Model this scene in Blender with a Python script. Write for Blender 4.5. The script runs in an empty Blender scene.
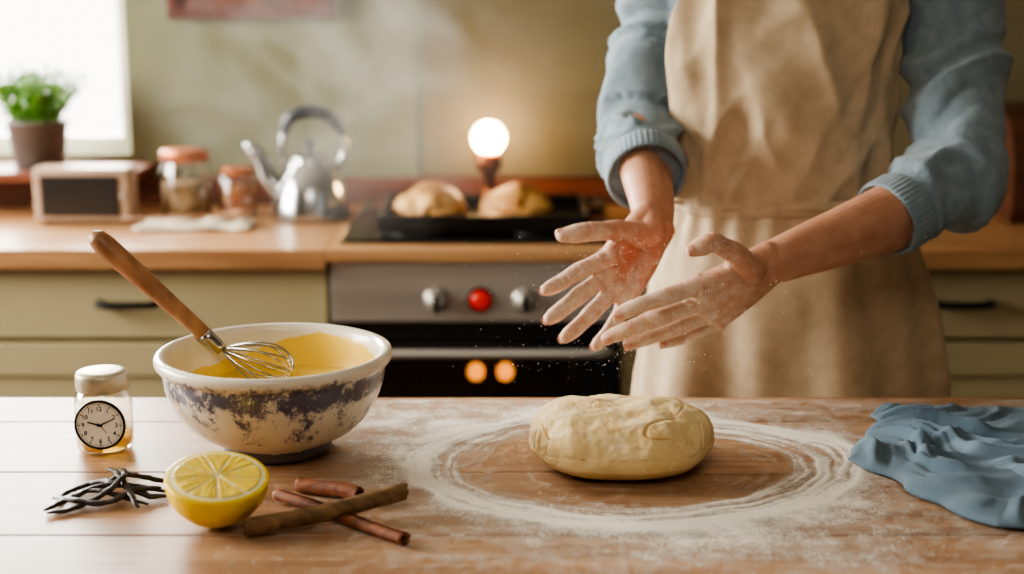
import bpy, bmesh, math, random
import numpy as np
from mathutils import Vector, Matrix, noise
random.seed(7)
SC = bpy.context.scene
COL = SC.collection
def V(*a): return Vector(a)
def C(r,g,b):
    f=lambda c:(c/255/12.92) if c/255<=0.04045 else ((c/255+0.055)/1.055)**2.4
    return (f(r),f(g),f(b),1)
def smooth(a,b,x):
    t=min(1,max(0,(x-a)/(b-a))); return t*t*(3-2*t)
def lerp(a,b,t): return a+(b-a)*t
def interp(x,xs,ys): return float(np.interp(x,xs,ys))

# ------------------------------------------------------------ materials
def mat(name,c1,c2=None,rough=0.5,metal=0.0,scale=(8,8,8),detail=6,bump=None,sss=0,spec=0.5,lo=0.35,hi=0.65,emit=None,trans=0,sheen=0,coat=0):
    m=bpy.data.materials.new(name); m.use_nodes=True
    nt=m.node_tree; N=nt.nodes; L=nt.links
    p=N['Principled BSDF']
    p.inputs['Roughness'].default_value=rough
    p.inputs['Metallic'].default_value=metal
    p.inputs['Specular IOR Level'].default_value=spec
    p.inputs['Coat Weight'].default_value=coat
    p.inputs['Sheen Weight'].default_value=sheen
    p.inputs['Transmission Weight'].default_value=trans
    if sss:
        p.inputs['Subsurface Weight'].default_value=sss
        p.inputs['Subsurface Radius'].default_value=(1,.35,.2)
        p.inputs['Subsurface Scale'].default_value=0.008
    tc=N.new('ShaderNodeTexCoord'); mp=N.new('ShaderNodeMapping')
    mp.inputs['Scale'].default_value=scale
    L.new(tc.outputs['Object'],mp.inputs['Vector'])
    nz=N.new('ShaderNodeTexNoise'); nz.inputs['Scale'].default_value=1; nz.inputs['Detail'].default_value=detail
    L.new(mp.outputs[0],nz.inputs['Vector'])
    cr=N.new('ShaderNodeValToRGB')
    cr.color_ramp.elements[0].position=lo; cr.color_ramp.elements[1].position=hi
    cr.color_ramp.elements[0].color=c1; cr.color_ramp.elements[1].color=c2 or tuple([min(1,x*0.85) for x in c1[:3]])+(1,)
    L.new(nz.outputs[0],cr.inputs[0]); L.new(cr.outputs[0],p.inputs['Base Color'])
    if bump:
        b=N.new('ShaderNodeBump'); b.inputs['Strength'].default_value=bump[1]; b.inputs['Distance'].default_value=bump[2] if len(bump)>2 else 0.002
        n2=N.new('ShaderNodeTexNoise'); n2.inputs['Scale'].default_value=bump[0]; n2.inputs['Detail'].default_value=5
        L.new(tc.outputs['Object'],n2.inputs['Vector']); L.new(n2.outputs[0],b.inputs['Height'])
        L.new(b.outputs[0],p.inputs['Normal'])
    if emit:
        p.inputs['Emission Color'].default_value=emit[0]; p.inputs['Emission Strength'].default_value=emit[1]
    return m
def nodes(m):
    nt=m.node_tree; return nt,nt.nodes,nt.links,nt.nodes['Principled BSDF']
def ramp_of(m):
    for n in m.node_tree.nodes:
        if n.type=='VALTORGB': return n
def mathn(nt,op,a,b=None,clamp=False):
    n=nt.nodes.new('ShaderNodeMath'); n.operation=op; n.use_clamp=clamp
    for i,x in enumerate((a,b)):
        if x is None: continue
        if isinstance(x,(int,float)): n.inputs[i].default_value=x
        else: nt.links.new(x,n.inputs[i])
    return n.outputs[0]
def mixc(nt,f,a,b):
    n=nt.nodes.new('ShaderNodeMix'); n.data_type='RGBA'
    for s,x in ((n.inputs[0],f),(n.inputs[6],a),(n.inputs[7],b)):
        if isinstance(x,(int,float,tuple)): s.default_value=x
        else: nt.links.new(x,s)
    return n.outputs[2]

# ------------------------------------------------------------ mesh utils
def obj(name,verts,faces,m=None,sm=True):
    me=bpy.data.meshes.new(name); me.from_pydata([tuple(v) for v in verts],[],faces); me.update()
    bm=bmesh.new(); bm.from_mesh(me); bmesh.ops.recalc_face_normals(bm,faces=bm.faces); bm.to_mesh(me); bm.free()
    if sm: me.polygons.foreach_set('use_smooth',[True]*len(me.polygons))
    o=bpy.data.objects.new(name,me); COL.objects.link(o)
    if m: me.materials.append(m)
    return o
def group(name,loc,kids):
    e=bpy.data.objects.new(name,None); e.empty_display_size=.05; e.location=loc; COL.objects.link(e)
    for k in kids:
        k.parent=e; k.matrix_parent_inverse=Matrix.Translation(Vector(loc)).inverted()
    return e
def box(name,x0,x1,y0,y1,z0,z1,m=None,bev=0.0):
    bm=bmesh.new(); bmesh.ops.create_cube(bm,size=1)
    for v in bm.verts:
        v.co=V(lerp(x0,x1,v.co.x+.5),lerp(y0,y1,v.co.y+.5),lerp(z0,z1,v.co.z+.5))
    if bev: bmesh.ops.bevel(bm,geom=list(bm.edges),offset=bev,segments=3,affect='EDGES',profile=.6)
    me=bpy.data.meshes.new(name); bm.to_mesh(me); bm.free()
    o=bpy.data.objects.new(name,me); COL.objects.link(o)
    if m: me.materials.append(m)
    return o
def joinobs(name,obs):
    bm=bmesh.new(); mats=[]
    for o in obs:
        idx=[]
        for mm in o.data.materials:
            if mm not in mats: mats.append(mm)
            idx.append(mats.index(mm))
        n0=len(bm.faces); bm.from_mesh(o.data); bm.faces.ensure_lookup_table()
        for f in bm.faces[n0:]:
            f.material_index=idx[f.material_index] if idx else 0
    me=bpy.data.meshes.new(name); bm.to_mesh(me); bm.free()
    for mm in mats: me.materials.append(mm)
    for o in obs: bpy.data.objects.remove(o,do_unlink=True)
    o=bpy.data.objects.new(name,me); COL.objects.link(o); return o
def lathe(name,prof,cx,cy,cz,m=None,seg=64,wob=None,rot=None):
    vs=[];fs=[];n=len(prof)
    for i in range(seg):
        a=2*math.pi*i/seg
        for j,(r,z) in enumerate(prof):
            rr=r*(1+(wob(a,z) if wob else 0))
            p=V(rr*math.cos(a),rr*math.sin(a),z)
            if rot: p=rot@p
            vs.append(p+V(cx,cy,cz))
    for i in range(seg):
        k=(i+1)%seg
        for j in range(n-1):
            fs.append((i*n+j,k*n+j,k*n+j+1,i*n+j+1))
    o=obj(name,vs,fs,m)
    bm=bmesh.new(); bm.from_mesh(o.data); bmesh.ops.remove_doubles(bm,verts=bm.verts,dist=1e-5); bmesh.ops.recalc_face_normals(bm,faces=bm.faces); bm.to_mesh(o.data); bm.free()
    return o
def catmull(pts,rad,per=8):
    P=[Vector(p) for p in pts]; out=[];ro=[]
    Q=[P[0]*2-P[1]]+P+[P[-1]*2-P[-2]]; R=[rad[0]]+list(rad)+[rad[-1]]
    for i in range(1,len(Q)-2):
        for k in range(per):
            t=k/per
            a,b,c,d=Q[i-1],Q[i],Q[i+1],Q[i+2]
            out.append(.5*((2*b)+(c-a)*t+(2*a-5*b+4*c-d)*t*t+(3*b-a-3*c+d)*t**3))
            ro.append(lerp(R[i],R[i+1],t))
    out.append(P[-1]); ro.append(rad[-1]); return out,ro
def tube_data(pts,rad,seg=16,flat=None,closed=False,caps=True):
    n=len(pts); vs=[];fs=[]
    T=[]
    for i in range(n):
        if closed: d=pts[(i+1)%n]-pts[i-1]
        else: d=pts[min(i+1,n-1)]-pts[max(i-1,0)]
        T.append(d.normalized())
    up=V(0,0,1) if abs(T[0].z)<.9 else V(1,0,0)
    nrm=(up-T[0]*up.dot(T[0])).normalized()
    for i in range(n):
        nrm=(nrm-T[i]*nrm.dot(T[i])).normalized(); b=T[i].cross(nrm)
        for k in range(seg):
            a=2*math.pi*k/seg; r=rad[i]
            vs.append(pts[i]+nrm*(r*math.cos(a)*(flat or 1))+b*(r*math.sin(a)))
    for i in range(n if closed else n-1):
        j=(i+1)%n
        for k in range(seg):
            l=(k+1)%seg; fs.append((i*seg+k,i*seg+l,j*seg+l,j*seg+k))
    if not closed and caps:
        fs.append(tuple(range(seg))[::-1]); fs.append(tuple((n-1)*seg+k for k in range(seg)))
    return vs,fs
def tube(name,pts,rad,m=None,per=8,seg=16,flat=None,closed=False):
    if not closed: p,r=catmull(pts,rad,per)
    else: p,r=[Vector(q) for q in pts],rad
    v,f=tube_data(p,r,seg,flat,closed); return obj(name,v,f,m)
def merged(name,parts,m):
    vs=[];fs=[]
    for v,f in parts:
        o=len(vs); vs+=list(v); fs+=[tuple(i+o for i in q) for q in f]
    return obj(name,vs,fs,m)
def ico(sub):
    bm=bmesh.new(); bmesh.ops.create_icosphere(bm,subdivisions=sub,radius=1)
    bm.verts.ensure_lookup_table()
    v=np.array([tuple(x.co) for x in bm.verts]); f=np.array([[q.index for q in x.verts] for x in bm.faces]); bm.free(); return v,f
IV,IF=ico(3)
class Blob:
    def __init__(s): s.v=[];s.f=[];s.n=0
    def add(s,v,f):
        s.v.append(np.array([tuple(x) for x in v])); s.f+= [tuple(int(i)+s.n for i in q) for q in f]; s.n+=len(v)
    def ball(s,c,r,M=None):
        v=IV*(np.array(r) if hasattr(r,'__len__') else r)
        if M is not None: v=v@np.array(M.to_3x3()).T
        v=v+np.array(tuple(c)); s.v.append(v); s.f+=[tuple(q) for q in (IF+s.n).tolist()]; s.n+=len(v)
    def chain(s,pts,rad,per=10):
        p,r=catmull(pts,rad,per)
        for a,b in zip(p,r): s.ball(a,b)
    def fuse(s,voxel,it,fac=.5):
        me=bpy.data.meshes.new('t'); V_=np.concatenate(s.v); me.from_pydata(V_.tolist(),[],s.f); me.update()
        o=bpy.data.objects.new('t',me); COL.objects.link(o)
        r=o.modifiers.new('r','REMESH'); r.mode='VOXEL'; r.voxel_size=voxel; r.adaptivity=0
        if it:
            k=o.modifiers.new('s','SMOOTH'); k.factor=fac; k.iterations=it
        bpy.context.view_layer.update()
        dg=bpy.context.evaluated_depsgraph_get()
        out=bpy.data.meshes.new_from_object(o.evaluated_get(dg)); bpy.data.objects.remove(o,do_unlink=True)
        out.materials.clear(); return out
def put(name,me,m):
    me.name=name; me.materials.append(m); me.polygons.foreach_set('use_smooth',[True]*len(me.polygons))
    o=bpy.data.objects.new(name,me); COL.objects.link(o); return o
def getco(me):
    a=np.empty(len(me.vertices)*3); me.vertices.foreach_get('co',a); return a.reshape(-1,3)
def getno(me):
    a=np.empty(len(me.vertices)*3); me.vertices.foreach_get('normal',a); return a.reshape(-1,3)
def setco(me,a): me.vertices.foreach_set('co',a.ravel()); me.update()
def fattr(me,name,vals):
    at=me.attributes.new(name,'FLOAT','POINT'); at.data.foreach_set('value',np.asarray(vals,dtype=float))
def cattr(me,name,vals):
    at=me.attributes.new(name,'FLOAT_COLOR','POINT'); at.data.foreach_set('color',np.asarray(vals,dtype=float).ravel())

# ============================================================ ROOM
m_wall=mat('wall_paint_olive',C(122,124,96),C(112,114,88),rough=.8,scale=(2,2,2),bump=(60,.15,.002))
m_wall2=mat('wall_paint_taupe',C(114,104,88),C(106,96,80),rough=.85,scale=(2,2,2))
m_ceil=mat('ceiling_paint',C(146,140,128),C(140,134,122),rough=.9)
m_floor=mat('floor_wood',C(106,78,54),C(80,58,38),rough=.5,scale=(2,20,2))
m_brown=mat('stained_wood_trim',C(112,58,34),C(82,42,26),rough=.45,scale=(3,30,30))
m_white=mat('white_window_paint',C(235,232,222),C(226,222,210),rough=.5)
X0,X1,Y0,Y1,H=-2.4,2.4,-1.6,3.30,2.5
WX0,WX1,WZ0,WZ1=-1.85,-.885,1.015,1.95
joinobs('wall_back',[box('a',X0,WX0,Y1,Y1+.15,0,H,m_wall),box('b',WX1,X1,Y1,Y1+.15,0,H,m_wall),
  box('c',WX0,WX1,Y1,Y1+.15,0,WZ0,m_wall),box('d',WX0,WX1,Y1,Y1+.15,WZ1,H,m_wall)])
LY0,LY1,LZ0,LZ1=1.2,2.9,1.0,2.2
joinobs('wall_left',[box('a',X0-.15,X0,Y0,LY0,0,H,m_wall2),box('b',X0-.15,X0,LY1,Y1+.15,0,H,m_wall2),
  box('c',X0-.15,X0,LY0,LY1,0,LZ0,m_wall2),box('d',X0-.15,X0,LY0,LY1,LZ1,H,m_wall2)])
box('wall_right',X1,X1+.15,Y0,Y1+.15,0,H,m_wall2)
box('wall_front',X0-.15,X1+.15,Y0-.15,Y0,0,H,m_wall2)
box('floor',X0-.15,X1+.15,Y0-.15,Y1+.15,-.1,0,m_floor)
box('ceiling',X0-.15,X1+.15,Y0-.15,Y1+.15,H,H+.1,m_ceil)
def winframe(name,axis,a0,a1,z0,z1,d0,d1):
    t=.035; parts=[]
    def bx(p0,p1,q0,q1):
        if axis=='x': return box('p',p0,p1,d0,d1,q0,q1,m_white,.003)
        return box('p',d0,d1,p0,p1,q0,q1,m_white,.003)
    parts+= [bx(a0,a0+t,z0,z1),bx(a1-t,a1,z0,z1),bx(a0+t,a1-t,z0,z0+t),bx(a0+t,a1-t,z1-t,z1)]
    parts+= [bx((a0+a1)/2-.015,(a0+a1)/2+.015,z0+t,z1-t),bx(a0+t,a1-t,(z0+z1)/2-.012,(z0+z1)/2+.012)]
    return joinobs(name,parts)
winframe('window_1','x',WX0,WX1,WZ0,WZ1,Y1+.06,Y1+.10)
winframe('window_2','y',LY0,LY1,LZ0,LZ1,X0-.10,X0-.06)
box('trim_1',WX0-.05,WX1+.06,3.10,Y1+.06,.975,.997,m_brown,.004)
box('trim_2',X0,X1,3.275,3.30,.90,.962,m_brown,.004)
m_panel=mat('panel_olive',C(114,106,78),C(104,96,70),rough=.6,scale=(2,8,8))
pl=[]
for i in range(8):
    z=.965+i*.185
    pl.append(box('p',-.205,X1,3.286,3.30,z,min(z+.1846,H),m_panel,.0008))
joinobs('wall_panelling',pl)

# ============================================================ COUNTER + CABINETS + OVEN
m_counter=mat('butcher_block',C(186,142,98),C(146,104,68),rough=.35,scale=(3,45,45),bump=(40,.05))
m_cab=mat('cabinet_cream_paint',C(172,160,124),C(164,152,116),rough=.5,scale=(3,3,3))
m_dark=mat('black_iron',C(28,27,26),C(20,20,20),rough=.4,metal=.6)
joinobs('kitchen_counter',[box('a',X0,-.36,2.70,3.275,.86,.90,m_counter,.004),box('b',-.36,.21,2.70,3.275,.875,.90,m_counter,.003),box('c',.21,X1,2.70,3.275,.86,.90,m_counter,.004)])
def cabinet(name,x0,x1,n):
    parts=[box('carcass',x0,x1,2.76,3.27,.10,.86,m_cab),box('plinth',x0,x1,2.80,3.2,0,.10,m_dark)]
    w=(x1-x0)/n
    for i in range(n):
        a=x0+i*w+.004;b=x0+(i+1)*w-.004
        parts.append(box('drawer_front',a,b,2.735,2.76,.715,.852,m_cab,.004))
        parts.append(box('door_panel',a,b,2.735,2.76,.11,.705,m_cab,.004))
        for s in (0,1):
            parts.append(box('stile',a if s==0 else b-.06,a+.06 if s==0 else b,2.727,2.735,.11,.705,m_cab,.002))
        parts.append(box('rail',a+.06,b-.06,2.727,2.735,.64,.705,m_cab,.002))
        parts.append(box('rail',a+.06,b-.06,2.727,2.735,.11,.18,m_cab,.002))
        c=(a+b)/2
        parts.append(tube('drawer_handle',[(c-.055,2.735,.787),(c-.052,2.712,.787),(c,2.706,.787),(c+.052,2.712,.787),(c+.055,2.735,.787)],[.0075]*5,m_dark,per=4,seg=10))
    return group(name,(x0+.1,2.75,0),parts)
cabinet('base_cabinet',-1.15,-.36,1)
cabinet('base_cabinet',-2.39,-1.16,2)
cabinet('base_cabinet',.215,.56,1)
cabinet('base_cabinet',.57,1.20,1)
cabinet('base_cabinet',1.21,2.39,2)
m_steel=mat('brushed_steel',C(190,186,178),C(172,168,160),rough=.38,metal=.75,scale=(2,60,60))
m_black=mat('oven_black_enamel',C(22,20,19),C(16,15,15),rough=.2)
m_cav=mat('oven_cavity',C(34,26,20),C(24,19,16),rough=.6)
m_pane=bpy.data.materials.new('oven_glass'); m_pane.use_nodes=True
nt=m_pane.node_tree; nt.nodes.clear(); o_=nt.nodes.new('ShaderNodeOutputMaterial'); mx=nt.nodes.new('ShaderNodeMixShader'); tr=nt.nodes.new('ShaderNodeBsdfTransparent'); gl=nt.nodes.new('ShaderNodeBsdfGlossy')
tr.inputs[0].default_value=(.45,.38,.32,1); gl.inputs['Roughness'].default_value=.08; mx.inputs[0].default_value=.08
nt.links.new(tr.outputs[0],mx.inputs[1]); nt.links.new(gl.outputs[0],mx.inputs[2]); nt.links.new(mx.outputs[0],o_.inputs[0])
m_oplamp=mat('oven_lamp_glow',C(255,150,40),rough=.4,emit=((1,.42,.06,1),11))
ox0,ox1=-.353,.205
P=[box('oven_back',ox0,ox1,3.15,3.25,.1,.87,m_cav),box('oven_side_1',ox0,ox0+.02,2.74,3.15,.1,.87,m_cav),box('oven_side_2',ox1-.02,ox1,2.74,3.15,.1,.87,m_cav),
   box('oven_top',ox0+.02,ox1-.02,2.74,3.15,.70,.872,m_cav),box('oven_floor',ox0+.02,ox1-.02,2.74,3.15,.1,.14,m_cav),
   box('control_panel',ox0,ox1,2.715,2.74,.752,.872,m_steel,.004),box('vent_strip',ox0,ox1,2.722,2.74,.716,.750,m_black,.002),
   box('door_top',ox0,ox1,2.705,2.738,.680,.712,m_black,.004),box('door_left',ox0,ox0+.07,2.705,2.738,.12,.680,m_black,.003),box('door_right',ox1-.07,ox1,2.705,2.738,.12,.680,m_black,.003),
   box('door_bottom',ox0+.07,ox1-.07,2.705,2.738,.12,.3,m_black,.003),box('door_glass',ox0+.07,ox1-.07,2.716,2.722,.3,.680,m_pane),
   box('oven_plinth',ox0,ox1,2.76,2.9,0,.10,m_dark)]
P.append(tube('oven_door_handle',[(ox0+.03,2.70,.698),(ox0+.035,2.672,.700),(0-.07,2.668,.700),(ox1-.035,2.672,.700),(ox1-.03,2.70,.698)],[.009]*5,m_steel,per=6))
m_red=mat('red_indicator',C(170,22,16),rough=.3,emit=((.8,.02,.01,1),.35))
for i,(x,mm) in enumerate(((-.147,m_steel),(-.062,m_red),(.026,m_steel))):
    R=Matrix.Rotation(math.radians(90),3,'X'); k=1 if i!=1 else .8
    P.append(lathe('oven_knob_%d'%i,[(0,.028 if i!=1 else .012),(.014*k,.028 if i!=1 else .012),(.017*k,.024 if i!=1 else .01),(.019*k,.006),(.025*k,.003),(.026*k,0),(0,0)],x,2.715,.797,mm,32,rot=R))
    if i==1: P.append(lathe('knob_collar_%d'%i,[(.026*k,.0),(.026*k,.004),(.031*k,.004),(.032*k,0)],x,2.715,.797,m_dark,32,rot=R))
    if i!=1: P.append(box('knob_pointer_%d'%i,x-.005,x+.005,2.683,2.688,.782,.812,m_dark))
for i,x in enumerate((-.075,-.014)):
    P.append(lathe('oven_lamp_%d'%i,[(0,.019),(.008,.017),(.014,.012),(.017,.004),(.017,-.004),(.014,-.012),(.008,-.017),(0,-.019)],x,2.86,.612,m_oplamp,24))
P.append(box('lamp_bracket',-.11,.02,2.885,2.90,.60,.63,m_dark,.002))
P.append(box('lamp_bracket_post',-.05,-.04,2.885,2.90,.14,.60,m_dark,.001))
m_rack=mat('oven_rack',C(120,110,100),rough=.3,metal=.9)
P.append(merged('oven_rack',[tube_data([V(x,2.76,.52),V(x,3.14,.52)],[.003,.003],6) for x in np.linspace(ox0+.04,ox1-.04,14)],m_rack))
group('oven',(-.07,2.75,0),P)
H_=[box('hob_plate',-.34,.20,2.76,3.20,.9,.908,m_black,.003)]
for x in (-.19,.06):
    for y in (2.86,3.08):
        for r in (.07,.045):
            pts=[V(x+r*math.cos(a),y+r*math.sin(a),.912) for a in np.linspace(0,2*math.pi,33)[:-1]]
            H_.append(tube('burner_ring',pts,[.005]*32,m_dark,closed=True,seg=8))
group('cooktop',(-.07,2.98,.9),H_)

# ============================================================ BAKING TRAY + BUNS
m_tray=mat('dark_tray_metal',C(40,36,34),C(28,26,25),rough=.35,metal=.7)
def tray(name,x0,x1,y0,y1,z):
    parts=[box('tray_base',x0+.01,x1-.01,y0+.01,y1-.01,z,z+.004,m_tray)]
    parts.append(box('tray_front',x0,x1,y0,y0+.01,z,z+.032,m_tray,.003)); parts.append(box('tray_rear',x0,x1,y1-.01,y1,z,z+.032,m_tray,.003))
    parts.append(box('tray_side_1',x0,x0+.01,y0,y1,z,z+.032,m_tray,.003)); parts.append(box('tray_side_2',x1-.01,x1,y0,y1,z,z+.032,m_tray,.003))
    for sx in (x0-.03,x1+.005): parts.append(tube('tray_grip',[(sx if sx<x0 else x1,y0+.08,z+.028),(sx if sx<x0 else x1+.03,y0+.1,z+.03),(sx if sx<x0 else x1+.03,y1-.1,z+.03),(sx if sx<x0 else x1,y1-.08,z+.028)],[.006]*4,m_tray))
    return group(name,((x0+x1)/2,(y0+y1)/2,z),parts)
tray('baking_tray',-.27,.155,2.80,3.10,.918)
def lump(name,c,r,m,amp=.1,freq=2,flat=.35,sub=5,seed=0,fn=None):
    v,f=ico(sub); out=[]
    for q in v:
        q=Vector(q)
        d=1+amp*noise.fractal(q*freq+V(seed,seed*2,0),1,2,4)
        if fn: d+=fn(q)
        w=V(q.x*r[0]*d,q.y*r[1]*d,q.z*r[2]*d)
        if w.z<-flat*r[2]: w.z=-flat*r[2]+(w.z+flat*r[2])*.06
        out.append(w+V(c[0],c[1],c[2]))
    lowest=min(w.z for w in out); out=[w+V(0,0,c[2]-lowest) for w in out]
    return obj(name,out,[tuple(q) for q in f.tolist()],m)
m_bun=mat('baked_bread_crust',C(224,176,108),C(172,106,48),rough=.5,scale=(18,18,18),bump=(60,.5,.003))
for i,x in enumerate((-.170,.010)):
    lump('bread_roll',(x,2.96,.9225),(.077,.075,.044),m_bun,amp=.14,freq=1.7,seed=3+i*5,flat=.3,sub=5,fn=lambda q:.30*math.exp(-((q.x-.05)**2+(q.y)**2)/.18)*(q.z>0))
# ============================================================ GLOBE LAMP
m_bulb=mat('glowing_bulb',C(255,225,170),rough=.4,emit=((1,.62,.28,1),60))
m_brass=mat('aged_brass',C(170,100,50),C(130,75,36),rough=.3,metal=.8)
lx,ly=-.052,3.17
group('globe_lamp',(lx,ly,.9),[lathe('bulb',[(0,.038),(.014,.0355),(.027,.027),(.036,.012),(.038,0),(.035,-.014),(.026,-.028),(.016,-.036),(.0,-.037)],lx,ly,1.066,m_bulb,32),
  lathe('lamp_base',[(0,0),(.045,0),(.047,.006),(.04,.014),(.020,.022),(.014,.04),(.014,.075),(.024,.085),(.030,.095),(.030,.118),(.022,.128),(.0,.128)],lx,ly,.908,m_brass,32)])
# ============================================================ KETTLE
m_kettle=mat('polished_steel',C(186,186,186),C(160,161,163),rough=.16,metal=1,scale=(4,4,4))
m_hand=mat('navy_bakelite',C(30,36,50),C(22,26,38),rough=.35)
kx,ky,kz=-.437,3.07,.90
K=[lathe('kettle_body',[(0,0),(.080,0),(.086,.004),(.087,.012),(.084,.03),(.080,.05),(.073,.075),(.062,.10),(.048,.12),(.042,.126),(.043,.130),(.034,.139),(.018,.145),(0,.147)],kx,ky,kz,m_kettle,64),
   lathe('kettle_knob',[(0,0),(.006,0),(.006,.008),(.012,.014),(.013,.021),(.008,.027),(0,.028)],kx,ky,kz+.145,m_hand,32),
   tube('kettle_spout',[(kx-.06,ky,kz+.055),(kx-.088,ky,kz+.085),(kx-.105,ky,kz+.125),(kx-.125,ky,kz+.155)],[.028,.023,.018,.015],m_kettle,per=8),
   lathe('kettle_spout_cap',[(0,-.004),(.016,-.004),(.017,.004),(.011,.010),(0,.012)],kx-.126,ky,kz+.158,m_kettle,24),
   tube('kettle_handle',[(kx-.055,ky,kz+.185),(kx-.040,ky,kz+.218),(kx,ky,kz+.232),(kx+.045,ky,kz+.222),(kx+.072,ky,kz+.185)],[.010,.014,.015,.014,.010],m_hand,per=8),
   tube('kettle_bracket_1',[(kx-.055,ky,kz+.108),(kx-.062,ky,kz+.15),(kx-.055,ky,kz+.188)],[.007]*3,m_kettle,per=6),
   tube('kettle_bracket_2',[(kx+.056,ky,kz+.105),(kx+.075,ky,kz+.15),(kx+.072,ky,kz+.188)],[.007]*3,m_kettle,per=6)]
group('kettle',(kx,ky,kz),K)
# ============================================================ glass + jars
def glassmat(name,tint=(1,1,1,1)):
    m=bpy.data.materials.new(name); m.use_nodes=True; nt=m.node_tree; nt.nodes.clear()
    o=nt.nodes.new('ShaderNodeOutputMaterial'); mx=nt.nodes.new('ShaderNodeMixShader'); tr=nt.nodes.new('ShaderNodeBsdfTransparent'); g=nt.nodes.new('ShaderNodeBsdfGlossy'); lw=nt.nodes.new('ShaderNodeLayerWeight')
    lw.inputs[0].default_value=.35; tr.inputs[0].default_value=tint; g.inputs['Roughness'].default_value=.05
    mp=nt.nodes.new('ShaderNodeMath'); mp.operation='MULTIPLY_ADD'; mp.inputs[1].default_value=.75; mp.inputs[2].default_value=.05
    nt.links.new(lw.outputs['Facing'],mp.inputs[0]); nt.links.new(mp.outputs[0],mx.inputs[0])
    nt.links.new(tr.outputs[0],mx.inputs[1]); nt.links.new(g.outputs[0],mx.inputs[2]); nt.links.new(mx.outputs[0],o.inputs[0]); return m
m_glass=glassmat('clear_glass',(.93,.95,.93,1))
m_copper=mat('copper_lid',C(186,108,60),C(160,86,46),rough=.35,metal=.5)
m_grain=mat('dry_goods',C(176,140,96),C(104,74,46),rough=.8,scale=(90,90,90))
m_spice=mat('spice_mix',C(160,80,44),C(190,130,74),rough=.8,scale=(60,60,60))
def storage(x,y,r,h,content,cf):
    z=.90
    group('storage_jar',(x,y,z),[
      lathe('jar_glass',[(0,.0),(r*.9,0),(r,.008),(r,h*.72),(r*.85,h*.8),(r*.82,h*.86)],x,y,z,m_glass,40),
      lathe('jar_contents',[(0,.004),(r*.86,.004),(r*.93,.012),(r*.93,h*cf),(r*.4,h*cf+.004),(0,h*cf)],x,y,z,content,40),
      lathe('jar_lid',[(0,h*1.0),(r*.5,h*1.0),(r*.88,h*.985),(r*.93,h*.96),(r*.93,h*.83),(r*.84,h*.82)],x,y,z,m_copper,40)])
storage(-.715,3.10,.056,.150,m_grain,.5)
storage(-.607,3.12,.042,.108,m_spice,.6)
m_linen=mat('cream_linen',C(216,204,184),C(198,184,160),rough=.9,scale=(30,30,30),bump=(300,.3))
def drape(name,cx,cy,z,sx,sy,amp,m,seed,n=50,rot=0):
    vs=[];fs=[]
    for j in range(n):
        for i in range(n):
            u=i/(n-1)*2-1; v=j/(n-1)*2-1
            e=min(1,(1-max(abs(u),abs(v)))*5)
            h=abs(noise.noise(V(u*1.6+seed,v*2.2,seed)))*amp*(.3+.7*e)*2+.002
            x=u*sx*(1+.12*noise.noise(V(v*2,seed,3))); y=v*sy*(1+.12*noise.noise(V(u*2,seed,9)))
            vs.append(V(cx+x*math.cos(rot)-y*math.sin(rot),cy+x*math.sin(rot)+y*math.cos(rot),z+h))
    for j in range(n-1):
        for i in range(n-1): a=j*n+i; fs.append((a,a+1,a+n+1,a+n))
    o=obj(name,vs,fs,m); s=o.modifiers.new('s','SOLIDIFY'); s.thickness=.0015; s.offset=1; return o
drape('folded_napkin',-.665,2.955,.9,.12,.055,.014,m_linen,4)
m_woodh=mat('beech_wood',C(174,128,92),C(138,96,66),rough=.45,scale=(60,60,12),bump=(90,.1))
tube('wooden_spoon',[(-.80,2.90,.928),(-.74,2.915,.926),(-.62,2.95,.926),(-.575,2.965,.928),(-.55,2.972,.928)],[.007,.006,.007,.021,.013],m_woodh,flat=.45)
# ============================================================ RADIO
m_rad=mat('pale_wood_case',C(180,156,136),C(154,130,110),rough=.45,scale=(6,60,60))
m_scr=mat('dark_speaker_screen',C(42,40,40),C(32,31,31),rough=.3,scale=(200,200,200))
rx,ry=-.915,3.03
RP=[box('radio_case',rx-.102,rx+.100,ry-.035,ry+.045,.905,1.020,m_rad,.008),box('radio_screen',rx-.086,rx+.080,ry-.040,ry-.030,.918,1.004,m_scr,.004)]
for s in (-.08,.08): RP.append(box('radio_foot',rx+s-.01,rx+s+.01,ry-.02,ry+.03,.90,.906,m_dark))
RP.append(tube('radio_dial',[(rx+.090,ry-.030,.962),(rx+.090,ry-.044,.962)],[.005,.004],m_steel,per=2))
group('tabletop_radio',(rx,ry,.9),RP)
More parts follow.
